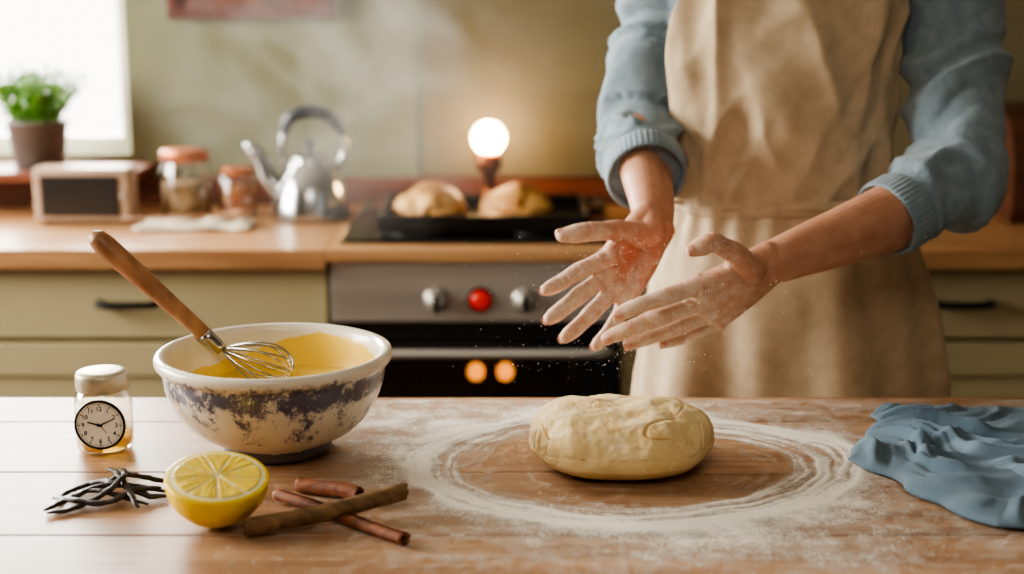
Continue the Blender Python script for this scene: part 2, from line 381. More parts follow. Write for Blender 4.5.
# ============================================================ HERB PLANT
m_pot=mat('grey_zinc_pot',C(88,82,78),C(66,62,60),rough=.5,scale=(15,15,15))
m_leaf=mat('herb_leaf',C(116,168,56),C(70,124,34),rough=.5,scale=(40,40,40),sss=.1)
m_soil=mat('soil',C(50,36,26),C(30,22,16),rough=.9,scale=(80,80,80))
px_,py_,pz_=-1.063,3.19,.997
leaf=[];stems=[]
for s in range(130):
    a=random.uniform(0,6.28); r=.06*math.sqrt(random.random()); hh=random.uniform(.06,.12)
    b=V(px_+r*.8*math.cos(a),py_+r*.6*math.sin(a),pz_+.095); t=b+V(r*.95*math.cos(a)+random.uniform(-.02,.02),r*.5*math.sin(a)+random.uniform(-.015,.01),hh*(1-r*4)+.02)
    mid=(b+t)/2+V(random.uniform(-.006,.006),random.uniform(-.006,.006),0)
    p,rr=catmull([b,mid,t],[.0012,.001,.0008],4); stems.append(tube_data(p,rr,5))
    for k in range(10):
        c=p[min(len(p)-1,2+int(k*.8))]+V(random.gauss(0,.007),random.gauss(0,.007),random.gauss(0,.005))
        d=V(random.gauss(0,1),random.gauss(0,1),random.gauss(.4,.6)).normalized(); w=d.cross(V(random.gauss(0,1),random.gauss(0,1),1)).normalized(); n_=d.cross(w)
        Lf=random.uniform(.011,.018); W=Lf*.38
        leaf.append(([c,c+d*Lf*.35+w*W+n_*.001,c+d*Lf*.75+w*W*.7,c+d*Lf,c+d*Lf*.75-w*W*.7,c+d*Lf*.35-w*W+n_*.001],[(0,1,2,3),(0,3,4,5)]))
group('potted_herb',(px_,py_,pz_),[lathe('plant_pot',[(0,0),(.052,0),(.054,.003),(.066,.098),(.070,.1),(.070,.108),(.064,.108),(.060,.095),(0,.095)],px_,py_,pz_,m_pot,40),
  lathe('potting_soil',[(0,.098),(.061,.096)],px_,py_,pz_,m_soil,24),merged('herb_stems',stems,m_leaf),merged('herb_leaves',leaf,m_leaf)])
m_art=mat('picture_print',C(120,70,46),C(76,34,24),rough=.6,scale=(14,14,14))
m_redw=mat('red_brown_frame',C(92,38,22),C(68,28,18),rough=.4,scale=(4,40,40))
group('picture_frame',(-.59,3.29,1.4),[box('frame_bottom',-.78,-.40,3.272,3.298,1.325,1.350,m_redw,.003),box('frame_top',-.78,-.40,3.272,3.298,1.575,1.60,m_redw,.003),
 box('frame_side_1',-.78,-.755,3.272,3.298,1.35,1.575,m_redw,.003),box('frame_side_2',-.425,-.40,3.272,3.298,1.35,1.575,m_redw,.003),box('picture',-.755,-.425,3.285,3.297,1.35,1.575,m_art)])
vs=[];fs=[]
prof=[(3.0,.902),(2.985,.93),(2.985,.99)]+[(3.105-.12*math.cos(t),.99+.15*math.sin(t)) for t in np.linspace(0.05,math.pi/2,14)]+[(3.25,1.14),(3.25,.902)]
for s,x in ((0,1.06),(1,1.42)):
    for y,z in prof: vs.append(V(x,y,z))
k=len(prof)
for i in range(k): j=(i+1)%k; fs.append((i,j,k+j,k+i))
fs+= [tuple(range(k)),tuple(range(k,2*k))]
m_dkw=mat('dark_walnut',C(88,52,32),C(62,36,24),rough=.45,scale=(3,30,30))
bb=obj('bin_body',vs,fs,m_dkw,False)
group('bread_box',(1.24,3.1,.9),[bb,tube('bin_knob',[(1.24,2.99,.985),(1.24,2.965,.985)],[.008,.012],m_brass,per=3)])

# ============================================================ TABLE
m_table=mat('table_wood',C(182,142,106),C(136,98,70),rough=.42,scale=(2.2,30,30),detail=8,lo=.3,hi=.72,spec=.45)
nt,N,L,p=nodes(m_table)
base=ramp_of(m_table).outputs[0]
oi=N.new('ShaderNodeAttribute'); oi.attribute_name='plank'
hsv=N.new('ShaderNodeHueSaturation'); L.new(base,hsv.inputs['Color'])
L.new(mathn(nt,'MULTIPLY_ADD',oi.outputs['Fac'],.26),hsv.inputs['Value']); hsv.inputs['Value'].links[0].from_node.inputs[2].default_value=.82
tc=N.new('ShaderNodeTexCoord'); mp=N.new('ShaderNodeMapping'); mp.inputs['Scale'].default_value=(5,140,50); L.new(tc.outputs['Object'],mp.inputs[0])
nz=N.new('ShaderNodeTexNoise'); nz.inputs['Scale'].default_value=1; nz.inputs['Detail'].default_value=4; L.new(mp.outputs[0],nz.inputs['Vector'])
dk=mathn(nt,'MULTIPLY_ADD',nz.outputs[0],1.2); dk.node.inputs[2].default_value=.36
mu=N.new('ShaderNodeMix'); mu.data_type='RGBA'; mu.blend_type='MULTIPLY'; mu.inputs[0].default_value=.9; L.new(hsv.outputs[0],mu.inputs[6])
cmb=N.new('ShaderNodeCombineColor'); [L.new(dk,cmb.inputs[i]) for i in range(3)]; L.new(cmb.outputs[0],mu.inputs[7]); L.new(mu.outputs[2],p.inputs['Base Color'])
bp=N.new('ShaderNodeBump'); bp.inputs['Strength'].default_value=.3; bp.inputs['Distance'].default_value=.001; L.new(nz.outputs[0],bp.inputs['Height']); L.new(bp.outputs[0],p.inputs['Normal'])
ys=[.72,.894,1.069,1.244,1.419,1.594,1.696]
kids=[]
for i in range(len(ys)-1):
    o=box('table_plank_%d'%i,-1.15,1.15,ys[i]+.0009,ys[i+1]-.0009,.862,.90,m_table,.0018)
    fattr(o.data,'plank',[[.5,.1,.7,.3,.75,.5][i]]*len(o.data.vertices)); kids.append(o)
for x in (-1.05,1.0):
    for y in (.78,1.58): kids.append(box('table_leg',x,x+.07,y,y+.07,0,.862,m_table,.004))
kids.append(box('table_rail_1',-.98,1.0,1.60,1.625,.77,.862,m_table,.002)); kids.append(box('table_rail_2',-.98,1.0,.80,.825,.77,.862,m_table,.002))
group('kitchen_table',(0,1.2,0),kids)
TZ=.9003
# ============================================================ FLOUR
m_flour=mat('flour_powder',C(246,240,228),C(238,231,216),rough=.95,scale=(200,200,200))
nt,N,L,p=nodes(m_flour)
at=N.new('ShaderNodeAttribute'); at.attribute_name='dens'
tc=N.new('ShaderNodeTexCoord'); n1=N.new('ShaderNodeTexNoise'); n1.inputs['Scale'].default_value=480; n1.inputs['Detail'].default_value=3; L.new(tc.outputs['Object'],n1.inputs['Vector'])
n2=N.new('ShaderNodeTexNoise'); n2.inputs['Scale'].default_value=60; n2.inputs['Detail'].default_value=6; L.new(tc.outputs['Object'],n2.inputs['Vector'])
a=mathn(nt,'ADD',mathn(nt,'MULTIPLY',mathn(nt,'SUBTRACT',n1.outputs[0],.5),1.1),mathn(nt,'MULTIPLY',mathn(nt,'SUBTRACT',n2.outputs[0],.5),.9))
b=mathn(nt,'ADD',a,mathn(nt,'MULTIPLY',at.outputs['Fac'],1.3)); b=mathn(nt,'SUBTRACT',b,.30); b=mathn(nt,'MULTIPLY',b,1.15,True)
b=mathn(nt,'MULTIPLY',b,.92); L.new(b,p.inputs['Alpha'])
gx0,gx1,gy0,gy1,st=-.42,.95,1.02,1.688,.0026
nx=int((gx1-gx0)/st); ny=int((gy1-gy0)/st); vs=[];den=[]
for j in range(ny):
    y=gy0+j*st
    for i in range(nx):
        x=gx0+i*st
        wob=.10*noise.noise(V(x*5,y*7,1))+.03*noise.noise(V(x*24,y*24,5))
        u=(x-.128)/.240; v=(y-1.443)/.176
        e=math.sqrt(u*u+v*v)+wob; ph=math.atan2(v,u); cp=math.cos(ph); sp_=math.sin(ph)
        st1=noise.noise(V(cp*1.6,sp_*1.6,e*15))
        st2=noise.noise(V(cp*2.0+9,sp_*2.0,e*34))
        st3=noise.noise(V(cp*3.0+4,sp_*3.0+8,e*70))
        pat=noise.noise(V(x*9,y*11,3)); pat2=noise.noise(V(x*26,y*30,13))
        d=.70*math.exp(-((e-.965)/.065)**2)*(1+1.0*st1+.5*st2)
        d+=.54*math.exp(-((e-.835)/.038)**2)*smooth(-.9,.3,math.cos(ph+.7))*(1+1.0*st2)
        d+=.46*math.exp(-((e-.72)/.032)**2)*smooth(-.6,.7,math.cos(ph+.5))*(1+1.2*st2)
        d+=.22*math.exp(-((e-.86)/.13)**2)*(1+1.3*st2+.8*st3)
        if e>1: d+=.42*math.exp(-(e-1)/.30)*(1+1.1*pat+.5*pat2)
        d+=.14
        if e<.95: d+=.24*max(0,st2+.6*st1+.3*st3)+.07*smooth(.3,.8,e)
        d+=.20*math.exp(-((x-.42)/.30)**2-((y-1.2)/.12)**2)*(1+noise.noise(V(x*14,y*14,8)))
        d+=.30*math.exp(-((x+.12)/.12)**2-((y-1.58)/.08)**2)*(1+1.2*pat2)
        d+=.17*math.exp(-((x-.0)/.22)**2-((y-1.22)/.07)**2)*(1+pat2)
        d+=.20*math.exp(-((y-1.66)/.05)**2)*(1+noise.noise(V(x*12,y*25,8)))
        ed=min(x-gx0,gx1-x,y-gy0)/.12; d*=smooth(0,1,ed)
        den.append(d); vs.append((x,y,TZ+.0004+.0018*max(0,min(1.1,d)-.40)))
fs=[]
for j in range(ny-1):
    for i in range(nx-1):
        a0=j*nx+i
        if den[a0]>.03: fs.append((a0,a0+1,a0+nx+1,a0+nx))
fl=obj('flour_dusting',vs,fs,m_flour); fattr(fl.data,'dens',den)
# ============================================================ DOUGH
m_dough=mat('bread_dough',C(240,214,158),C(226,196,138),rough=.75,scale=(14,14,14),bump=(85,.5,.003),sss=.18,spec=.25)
nt,N,L,p=nodes(m_dough)
n3=N.new('ShaderNodeTexNoise'); n3.inputs['Scale'].default_value=46; n3.inputs['Detail'].default_value=10; n3.inputs['Roughness'].default_value=.78
tc=N.new('ShaderNodeTexCoord'); L.new(tc.outputs['Object'],n3.inputs['Vector'])
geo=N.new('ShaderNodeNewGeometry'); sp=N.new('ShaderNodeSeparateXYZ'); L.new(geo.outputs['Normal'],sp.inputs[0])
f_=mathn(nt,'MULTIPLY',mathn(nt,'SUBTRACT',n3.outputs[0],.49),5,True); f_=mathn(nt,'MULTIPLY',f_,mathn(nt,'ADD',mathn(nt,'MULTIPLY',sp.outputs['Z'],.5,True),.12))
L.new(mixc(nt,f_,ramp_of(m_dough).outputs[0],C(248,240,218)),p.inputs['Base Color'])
v,f=ico(7); out=[]
for q in v:
    q=Vector(q); a=math.atan2(q.y,q.x); rr=math.sqrt(q.x**2+q.y**2)
    zz=math.copysign(abs(q.z)**.85,q.z); r2=rr**.72 if rr>0 else 0
    r2*=1+.03*math.sin(2*a+1)+.02*math.sin(5*a+.4)+.04*noise.noise(V(math.cos(a)*1.5,math.sin(a)*1.5,2))
    if q.z<0: r2*=1+.03*min(1,-q.z*3)
    x=r2*math.cos(a)*.0965; y=r2*math.sin(a)*.089; z=zz*.0345
    P3=V(x,y,z)
    n1_=noise.noise(P3*15+V(3,1,0)); n2_=noise.noise(P3*36+V(0,7,0))
    wx=x+.018*noise.noise(P3*22); wy=y+.018*noise.noise(P3*22+V(5,5,5)); wz=z+.010*noise.noise(P3*28+V(1,5,9))
    rid=1-abs(noise.noise(V(wx*15+2,wy*19,wz*22)+V(0,0,4)))*2
    crk=(max(0,rid-.88)/.12)**1.6*smooth(-.05,.25,noise.noise(P3*12+V(8,2,2))+.05)
    rid2=1-abs(noise.noise(V(wx*34+7,wy*34,wz*50)))*2
    crk2=(max(0,rid2-.88)/.12)**1.6*smooth(.0,.3,noise.noise(P3*19+V(1,2,9)))
    d=.0062*n1_+.0030*n2_-.0040*crk-.0020*crk2+.0010*noise.noise(P3*80)+.0005*noise.noise(P3*190)
    z2=z+d*(.8 if q.z>-.3 else .2)+.004*math.cos(a-2.2)*rr*(q.z>0)*(1-rr*.3)
    x+=math.cos(a)*d*.9*rr; y+=math.sin(a)*d*.9*rr
    out.append(V(.117+x,1.450+y,max(z2,-.0290)+.0290+TZ+.0008))
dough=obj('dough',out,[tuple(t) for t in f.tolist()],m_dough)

# ============================================================ BOWL
bx,by,bz=-.258,1.495,.9005
m_bowl=mat('distressed_ceramic',C(240,234,220),C(224,214,194),rough=.3,scale=(14,14,14),coat=.35,bump=(60,.2,.002))
nt,N,L,p=nodes(m_bowl)
geo=N.new('ShaderNodeNewGeometry'); sp=N.new('ShaderNodeSeparateXYZ'); L.new(geo.outputs['Position'],sp.inputs[0])
def band(z0,w):
    d=mathn(nt,'DIVIDE',mathn(nt,'SUBTRACT',sp.outputs['Z'],z0),w); return mathn(nt,'SUBTRACT',1,mathn(nt,'MULTIPLY',d,d),True)
tc=N.new('ShaderNodeTexCoord')
mp=N.new('ShaderNodeMapping'); mp.inputs['Scale'].default_value=(30,30,26); L.new(tc.outputs['Object'],mp.inputs[0])
nb=N.new('ShaderNodeTexNoise'); nb.inputs['Scale'].default_value=1; nb.inputs['Detail'].default_value=14; nb.inputs['Roughness'].default_value=.84; nb.inputs['Distortion'].default_value=.25; L.new(mp.outputs[0],nb.inputs['Vector'])
att=N.new('ShaderNodeAttribute'); att.attribute_name='outside'
w=mathn(nt,'ADD',mathn(nt,'MULTIPLY',band(.989,.019),.12),mathn(nt,'MULTIPLY',band(.958,.062),.105))
w=mathn(nt,'ADD',w,mathn(nt,'MULTIPLY',band(.905,.010),.42))
f1=mathn(nt,'MULTIPLY',mathn(nt,'SUBTRACT',mathn(nt,'ADD',nb.outputs[0],w),.615),16,True); f1=mathn(nt,'MULTIPLY',f1,att.outputs['Fac'])
f1=mathn(nt,'MULTIPLY',f1,.88)
nb2=N.new('ShaderNodeTexNoise'); nb2.inputs['Scale'].default_value=9; nb2.inputs['Detail'].default_value=5; L.new(tc.outputs['Object'],nb2.inputs['Vector'])
col=mixc(nt,f1,ramp_of(m_bowl).outputs[0],mixc(nt,mathn(nt,'MULTIPLY',mathn(nt,'SUBTRACT',nb2.outputs[0],.62),6,True),C(26,36,86),C(56,50,60)))
ins=mathn(nt,'SUBTRACT',1,att.outputs['Fac'])
sx=mathn(nt,'MULTIPLY',mathn(nt,'SUBTRACT',sp.outputs['X'],bx-.04),.18)
sm_=mathn(nt,'ADD',mathn(nt,'SUBTRACT',1.012,mathn(nt,'MULTIPLY',nb2.outputs[0],.052)),mathn(nt,'MINIMUM',sx,.013)); sm_=mathn(nt,'SUBTRACT',sm_,sp.outputs['Z']); sm_=mathn(nt,'MULTIPLY',sm_,500,True)
f2=mathn(nt,'MULTIPLY',sm_,ins)
L.new(mixc(nt,f2,col,C(240,204,76)),p.inputs['Base Color'])
prof=[(0,.002),(.050,.002),(.056,0),(.061,.003),(.061,.009),(.060,.013),(.074,.019),(.088,.027),(.100,.038),(.109,.050),(.116,.064),(.1205,.078),(.1225,.090),(.1225,.096),(.127,.099),(.1302,.103),(.1308,.108),(.129,.112),(.125,.1135),(.120,.112),(.117,.107),(.115,.096),(.112,.080),(.106,.063),(.096,.046),(.08,.032),(.055,.022),(.0,.018)]
prof=[(r*.975,z) for r,z in prof]
bo=lathe('bowl_body',prof,bx,by,bz,m_bowl,128,wob=lambda a,z:.006*math.sin(2*a+.5)+.007*noise.noise(V(math.cos(a)*2.5,math.sin(a)*2.5,z*30)))
ct=getco(bo.data); r_=np.hypot(ct[:,0]-bx,ct[:,1]-by); zz=ct[:,2]-bz
outp=np.interp(zz,[0,.009,.013,.027,.05,.064,.09,.103,.112],[.061,.061,.06,.088,.109,.116,.1225,.1302,.129])*.975
fattr(bo.data,'outside',(r_>outp-.006).astype(float))
m_batter=mat('yellow_batter',C(244,212,100),C(234,196,72),rough=.5,scale=(20,20,20),sss=.15,bump=(50,.5,.004))
vs=[V(bx,by,.963)];fs=[]
for j in range(1,25):
    for i in range(96):
        a=2*math.pi*i/96; r=.1055*j/24
        h=.9605+.005*noise.noise(V(math.cos(a)*r*30,math.sin(a)*r*30,0))+.008*(r/.1055)**6+.005*math.sin(r*140+a)*(1-r/.12)
        vs.append(V(bx+r*math.cos(a),by+r*math.sin(a),h))
for i in range(96): fs.append((0,1+i,1+(i+1)%96))
for j in range(23):
    for i in range(96): k=(i+1)%96; fs.append((1+j*96+i,1+(j+1)*96+i,1+(j+1)*96+k,1+j*96+k))
bat=obj('batter',vs,fs,m_batter)
group('mixing_bowl',(bx,by,bz),[bo,bat])
# ============================================================ WHISK
m_wire=mat('whisk_wire',C(200,198,192),C(180,178,172),rough=.22,metal=1)
neck=V(-.3355,1.555,1.005); top=V(-.466,1.555,1.130); tip=V(-.245,1.520,.980)
hd=(top-neck)
wh=[tube('whisk_handle',[neck+hd*t for t in (0,.06,.2,.45,.7,.88,.96,1.0)],[.0066,.0084,.0094,.0106,.0122,.0128,.0108,.005],m_woodh,per=8,seg=24)]
wh.append(tube('whisk_ferrule',[neck-hd.normalized()*.012,neck+hd*.08],[.0070,.0092],m_wire,per=4))
ax0=neck-hd.normalized()*.010; axd=(tip-ax0); Lb=axd.length; axd.normalize(); s1=axd.orthogonal().normalized(); s2=axd.cross(s1)
wires=[]
for k in range(6):
    a=math.pi*k/6; rd=s1*math.cos(a)+s2*math.sin(a); pts=[]
    for i in range(41):
        s=i/40; pts.append(ax0+axd*(Lb*(.02+.98*math.sin(math.pi*s)**1.1))+rd*(.024*math.sin(2*math.pi*s)))
    wires.append(tube_data(pts,[.0010]*41,8))
wh.append(merged('whisk_wires',wires,m_wire)); group('whisk',neck,wh)
# ============================================================ CLOCK JAR
jx,jy,jz=-.447,1.495,.9005
m_jglass=glassmat('jar_glass_clear',(.97,.94,.84,1))
m_lidm=mat('pewter_lid',C(206,198,176),C(176,166,144),rough=.4,metal=.45,scale=(40,40,40))
m_honey=mat('amber_syrup',C(246,202,70),C(250,216,100),rough=.12,scale=(20,20,20),trans=.5,sss=.2)
m_honey.node_tree.nodes['Principled BSDF'].inputs['IOR'].default_value=1.2
m_dial=mat('clock_dial',C(250,250,246),C(246,246,240),rough=.4)
m_ink=mat('black_ink',C(20,20,20),rough=.4)
J=[lathe('jar_body',[(0,0),(.024,0),(.0285,.002),(.0305,.007),(.0308,.054),(.0300,.062),(.027,.067),(.0250,.071)],jx,jy,jz,m_jglass,64),
   lathe('jar_syrup',[(0,.003),(.024,.003),(.0285,.008),(.0290,.020),(0,.020)],jx,jy,jz,m_honey,64),
   lathe('jar_lid',[(0,.0900),(.020,.0900),(.0262,.0885),(.0280,.0855),(.0283,.073),(.0272,.071),(.0278,.069),(.0250,.068)],jx,jy,jz,m_lidm,64)]
Rj=Matrix.Rotation(math.radians(90),3,'X')
cy_=jy-.0312; cz_=jz+.037; cxk=jx+.0045
J.append(lathe('clock_case',[(0,0),(.0262,0),(.0275,.002),(.0275,.005),(.0255,.006),(.0250,.0035),(0,.0035)],cxk,cy_+.003,cz_,mat('clock_bezel',C(40,38,38),rough=.3,metal=.7),64,rot=Rj))
J.append(lathe('clock_dial',[(0,.0042),(.0250,.0042)],cxk,cy_+.003,cz_,m_dial,64,rot=Rj))
fy=cy_-.0017
tk=[]
for i in range(60):
    a=2*math.pi*i/60; r0=.0225 if i%5 else .0212; w=.00022 if i%5 else .0005; d=V(math.sin(a),0,math.cos(a)); s=V(math.cos(a),0,-math.sin(a)); c=V(cxk,fy-.0002,cz_)
    tk.append(([c+d*r0-s*w,c+d*r0+s*w,c+d*.0238+s*w,c+d*.0238-s*w],[(0,1,2,3)]))
for ang,ln,w in ((285,.0135,.0012),(65,.0175,.0009),(140,.011,.0005)):
    a=math.radians(ang); d=V(math.sin(a),0,math.cos(a)); s=V(math.cos(a),0,-math.sin(a)); c=V(cxk,fy-.0006,cz_)
    tk.append(([c-d*.003-s*w,c-d*.003+s*w,c+d*ln+s*w*.5,c+d*ln-s*w*.5],[(0,1,2,3)]))
J.append(merged('clock_ticks_and_hands',tk,m_ink))
for i in range(1,13):
    cu=bpy.data.curves.new('numeral','FONT'); cu.body=str(i); cu.size=.0068; cu.align_x='CENTER'; cu.align_y='CENTER'; cu.offset=.00008
    t=bpy.data.objects.new('t',cu); COL.objects.link(t); bpy.context.view_layer.update()
    me=bpy.data.meshes.new_from_object(t.evaluated_get(bpy.context.evaluated_depsgraph_get())); bpy.data.objects.remove(t,do_unlink=True)
    a=2*math.pi*i/12; me.transform(Matrix.Translation(V(cxk+.0180*math.sin(a),fy-.0003,cz_+.0180*math.cos(a)))@Matrix.Rotation(math.radians(90),4,'X'))
    me.materials.clear(); me.materials.append(m_ink); o=bpy.data.objects.new('clock_numeral_%d'%i,me); COL.objects.link(o); J.append(o)
group('clock_jar',(jx,jy,jz),J)
# ============================================================ LEMON HALF
m_lem=mat('lemon_flesh_and_rind',C(240,205,40),rough=.38,bump=(260,.25,.001),sss=.1,coat=.2)
nt,N,L,p=nodes(m_lem); at=N.new('ShaderNodeAttribute'); at.attribute_name='col'; L.new(at.outputs['Color'],p.inputs['Base Color'])
lc=V(-.277,1.270,TZ); R=Matrix.Rotation(math.radians(12),3,'X')@Matrix.Rotation(math.radians(6),3,'Y')
vs=[];cs=[];fs=[];na=144
NF=36
for j in range(NF+1):
    r=j/NF
    for i in range(na):
        a=2*math.pi*i/na; k=(a/(2*math.pi)*9)%1; edge=min(k,1-k)*2*math.pi/9*max(r,.02)
        pulp=r<.85 and r>.07 and edge>.022
        if pulp and (.85-r<.03): pulp=edge>.05
        st=noise.noise(V(math.cos(a)*14,math.sin(a)*14,r*3))
        if pulp: c=(lerp(.84,.95,st*.5+.5),lerp(.60,.74,st*.5+.5),.03+.05*(st*.5+.5)); h=.0012+.0008*st
        elif r<.92: c=(.94,.88,.50); h=0
        else: c=(.93,.68,.015); h=-.0006*(r-.92)/.08
        ra=1+.02*math.sin(2*a)
        vs.append(V(.0475*r*ra*math.cos(a),.046*r*ra*math.sin(a),h)); cs.append(c+(1,))
NB=26
for j in range(1,NB+1):
    t=j/NB*math.pi/2; r=math.cos(t)**.85 if j<NB else 0.0; zz=-.047*math.sin(t)
    if j>=NB-2: zz-=.001
    for i in range(na):
        a=2*math.pi*i/na; ra=1+.02*math.sin(2*a)
        q=V(.0482*r*ra*math.cos(a),.0467*r*ra*math.sin(a),zz); q*=1+.012*noise.noise(q*60)
        vs.append(q); g=.05*noise.noise(q*40); cs.append((.93+g*.3,.66+g,.008,1))
for j in range(NF+NB):
    for i in range(na): k=(i+1)%na; fs.append((j*na+i,j*na+k,(j+1)*na+k,(j+1)*na+i))
vs=[R@q for q in vs]; lo=min(q.z for q in vs); vs=[q+V(lc.x,lc.y,TZ-lo) for q in vs]
lem=obj('lemon_half',vs,fs,m_lem); cattr(lem.data,'col',cs)
# ============================================================ CINNAMON
def quill(name,a,b,r,m,seed,turns=1.6):
    a=Vector(a);b=Vector(b);d=(b-a); n=40; T=d.normalized(); s=T.cross(V(0,0,1)).normalized(); u=s.cross(T)
    k=44; outer=[];inner=[]
    for i in range(k+1):
        t=i/k; ang=t*turns*2*math.pi; rr=r*(1-.48*t); outer.append((rr*math.cos(ang),rr*math.sin(ang))); ri=rr-r*.14; inner.append((ri*math.cos(ang),ri*math.sin(ang)))
    prof=outer+inner[::-1]; m_=len(prof); vs=[];fs=[]
    for j in range(n+1):
        t=j/n; c=a+d*t+u*(.0015*math.sin(t*5+seed))+s*(.002*math.sin(t*4+seed*2))
        for (x,y) in prof:
            w=1+.09*noise.noise(V(x*200,y*200,t*6+seed))+.04*noise.noise(V(x*400,y*400,t*30+seed))
            rot=.5+seed+.5*t; X=x*math.cos(rot)-y*math.sin(rot); Y=x*math.sin(rot)+y*math.cos(rot)
            e=0
            if j in (0,n): e=.003*noise.noise(V(x*300,y*300,seed))*(1 if j else -1)
            vs.append(c+s*X*w+u*Y*w+T*e)
    for j in range(n):
        for i in range(m_): l=(i+1)%m_; fs.append((j*m_+i,j*m_+l,(j+1)*m_+l,(j+1)*m_+i))
    for base in (0,n*m_):
        for i in range(k): fs.append((base+i,base+i+1,base+m_-2-i,base+m_-1-i))
    return obj(name,vs,fs,m)
m_cin1=mat('cinnamon_bark_olive',C(142,112,74),C(92,68,42),rough=.75,scale=(30,160,60),bump=(150,.6,.0012))
m_cin2=mat('cinnamon_bark_red',C(146,88,54),C(94,50,28),rough=.7,scale=(30,160,60),bump=(150,.6,.0012))
quill('cinnamon_stick',(-.2307,1.3275,TZ+.0085),(-.098,1.215,TZ+.0075),.0072,m_cin2,1)
quill('cinnamon_stick',(-.244,1.232,TZ+.011),(-.104,1.302,TZ+.0215),.0100,m_cin1,2.4)
quill('cinnamon_stick',(-.213,1.362,TZ+.009),(-.150,1.325,TZ+.009),.0085,m_cin2,4)
# ============================================================ VANILLA
m_van=mat('vanilla_pod',C(40,22,16),C(20,11,9),rough=.38,scale=(200,200,200),bump=(300,.6,.0012))
vp=[([(-.455,1.300,0),(-.440,1.322,.002),(-.415,1.343,.008),(-.385,1.352,.006),(-.346,1.350,0)]),
    ([(-.450,1.320,0),(-.448,1.350,0),(-.425,1.366,.004),(-.40,1.345,.012),(-.365,1.334,.003),(-.345,1.338,0)]),
    ([(-.428,1.425,0),(-.412,1.392,.006),(-.400,1.36,.016),(-.383,1.333,.009),(-.366,1.308,0)]),
    ([(-.414,1.418,0),(-.400,1.380,.012),(-.388,1.352,.018),(-.37,1.364,.010),(-.346,1.376,0)]),
    ([(-.45,1.292,0),(-.428,1.306,0),(-.408,1.326,.005),(-.39,1.345,.018),(-.395,1.376,.010),(-.418,1.384,0)]),
    ([(-.444,1.345,0),(-.415,1.335,.007),(-.39,1.328,.004),(-.360,1.316,0)]),
    ([(-.457,1.334,0),(-.43,1.316,.004),(-.40,1.314,.002),(-.375,1.335,.008),(-.356,1.354,.003)])]
for i,pts in enumerate(vp):
    q,_=catmull([V(x+.004,y-.003,TZ+.0040+z) for x,y,z in pts],[1]*len(pts),5)
    q=[a+V(.0035*noise.noise(V(k*.45,i*3,1)),.0035*noise.noise(V(k*.45,i*3,7)),0) for k,a in enumerate(q)]; n=len(q)
    rad=[(.0038-.0003*(i%3))*(.5+.5*min(1,k/3,(n-1-k)/3))*(1+.18*noise.noise(V(k*.8,i,2))) for k in range(n)]
    tube('vanilla_pod',q,rad,m_van,per=4,seg=10,flat=.7)
# ============================================================ BLUE CLOTH
m_cloth=mat('blue_linen',C(112,134,150),C(92,114,131),rough=.95,scale=(20,20,20),sheen=.1,spec=.2)
nt,N,L,p=nodes(m_cloth)
tc=N.new('ShaderNodeTexCoord')
wx=N.new('ShaderNodeTexWave'); wx.inputs['Scale'].default_value=260; wx.bands_direction='X'; wy=N.new('ShaderNodeTexWave'); wy.inputs['Scale'].default_value=260; wy.bands_direction='Y'
L.new(tc.outputs['Object'],wx.inputs[0]); L.new(tc.outputs['Object'],wy.inputs[0])
bp=N.new('ShaderNodeBump'); bp.inputs['Strength'].default_value=.5; bp.inputs['Distance'].default_value=.0010; L.new(mathn(nt,'ADD',wx.outputs['Fac'],wy.outputs['Fac']),bp.inputs['Height']); L.new(bp.outputs[0],p.inputs['Normal'])
vs=[];fs=[];nu,nv=260,210
def rg(v,k,s): return max(0,1-math.sqrt(noise.noise(v)**2+s)*k)
for j in range(nv):
    v=j/(nv-1)
    xl=interp(v,[0,.12,.3,.5,.72,1],[.455,.425,.395,.355,.400,.455])
    for i in range(nu):
        u=i/(nu-1)
        x=lerp(xl,.86,u); y=lerp(1.256-.02*math.sin(u*3),1.636,v)
        y+= .016*noise.noise(V(u*5,2,v)); x+=.022*noise.noise(V(1,v*7,u))*(1-u)
        ed=min(1,min(u*8,(1-u)*6,v*9,(1-v)*4)); ed=math.sqrt(max(0,ed))
        ox,oy=x-.34,y-1.60; ang=math.atan2(oy,ox)+.42*noise.noise(V(x*7,y*7,0)); dist=math.hypot(ox,oy)
        f1=rg(V(ang*4.2,dist*3.4,1.3),3.0,.003)
        f2=rg(V(ang*8+x*6,dist*8,4),2.9,.004)
        wxx=x+.03*noise.noise(V(x*9,y*9,31)); wyy=y+.03*noise.noise(V(x*9,y*9,41))
        f3=rg(V(wxx*15+wyy*7,wyy*11-wxx*5,7),3.2,.003)
        h=.003+.018*f1**1.1+.009*f2+.008*f3+.007*noise.noise(V(x*9,y*9,2))
        vs.append(V(x,y,TZ+.0028+max(0,h)*ed))
for j in range(nv-1):
    for i in range(nu-1): a0=j*nu+i; fs.append((a0,a0+1,a0+nu+1,a0+nu))
cl=obj('blue_tea_towel',vs,fs,m_cloth); s=cl.modifiers.new('s','SOLIDIFY'); s.thickness=.0018; s.offset=1

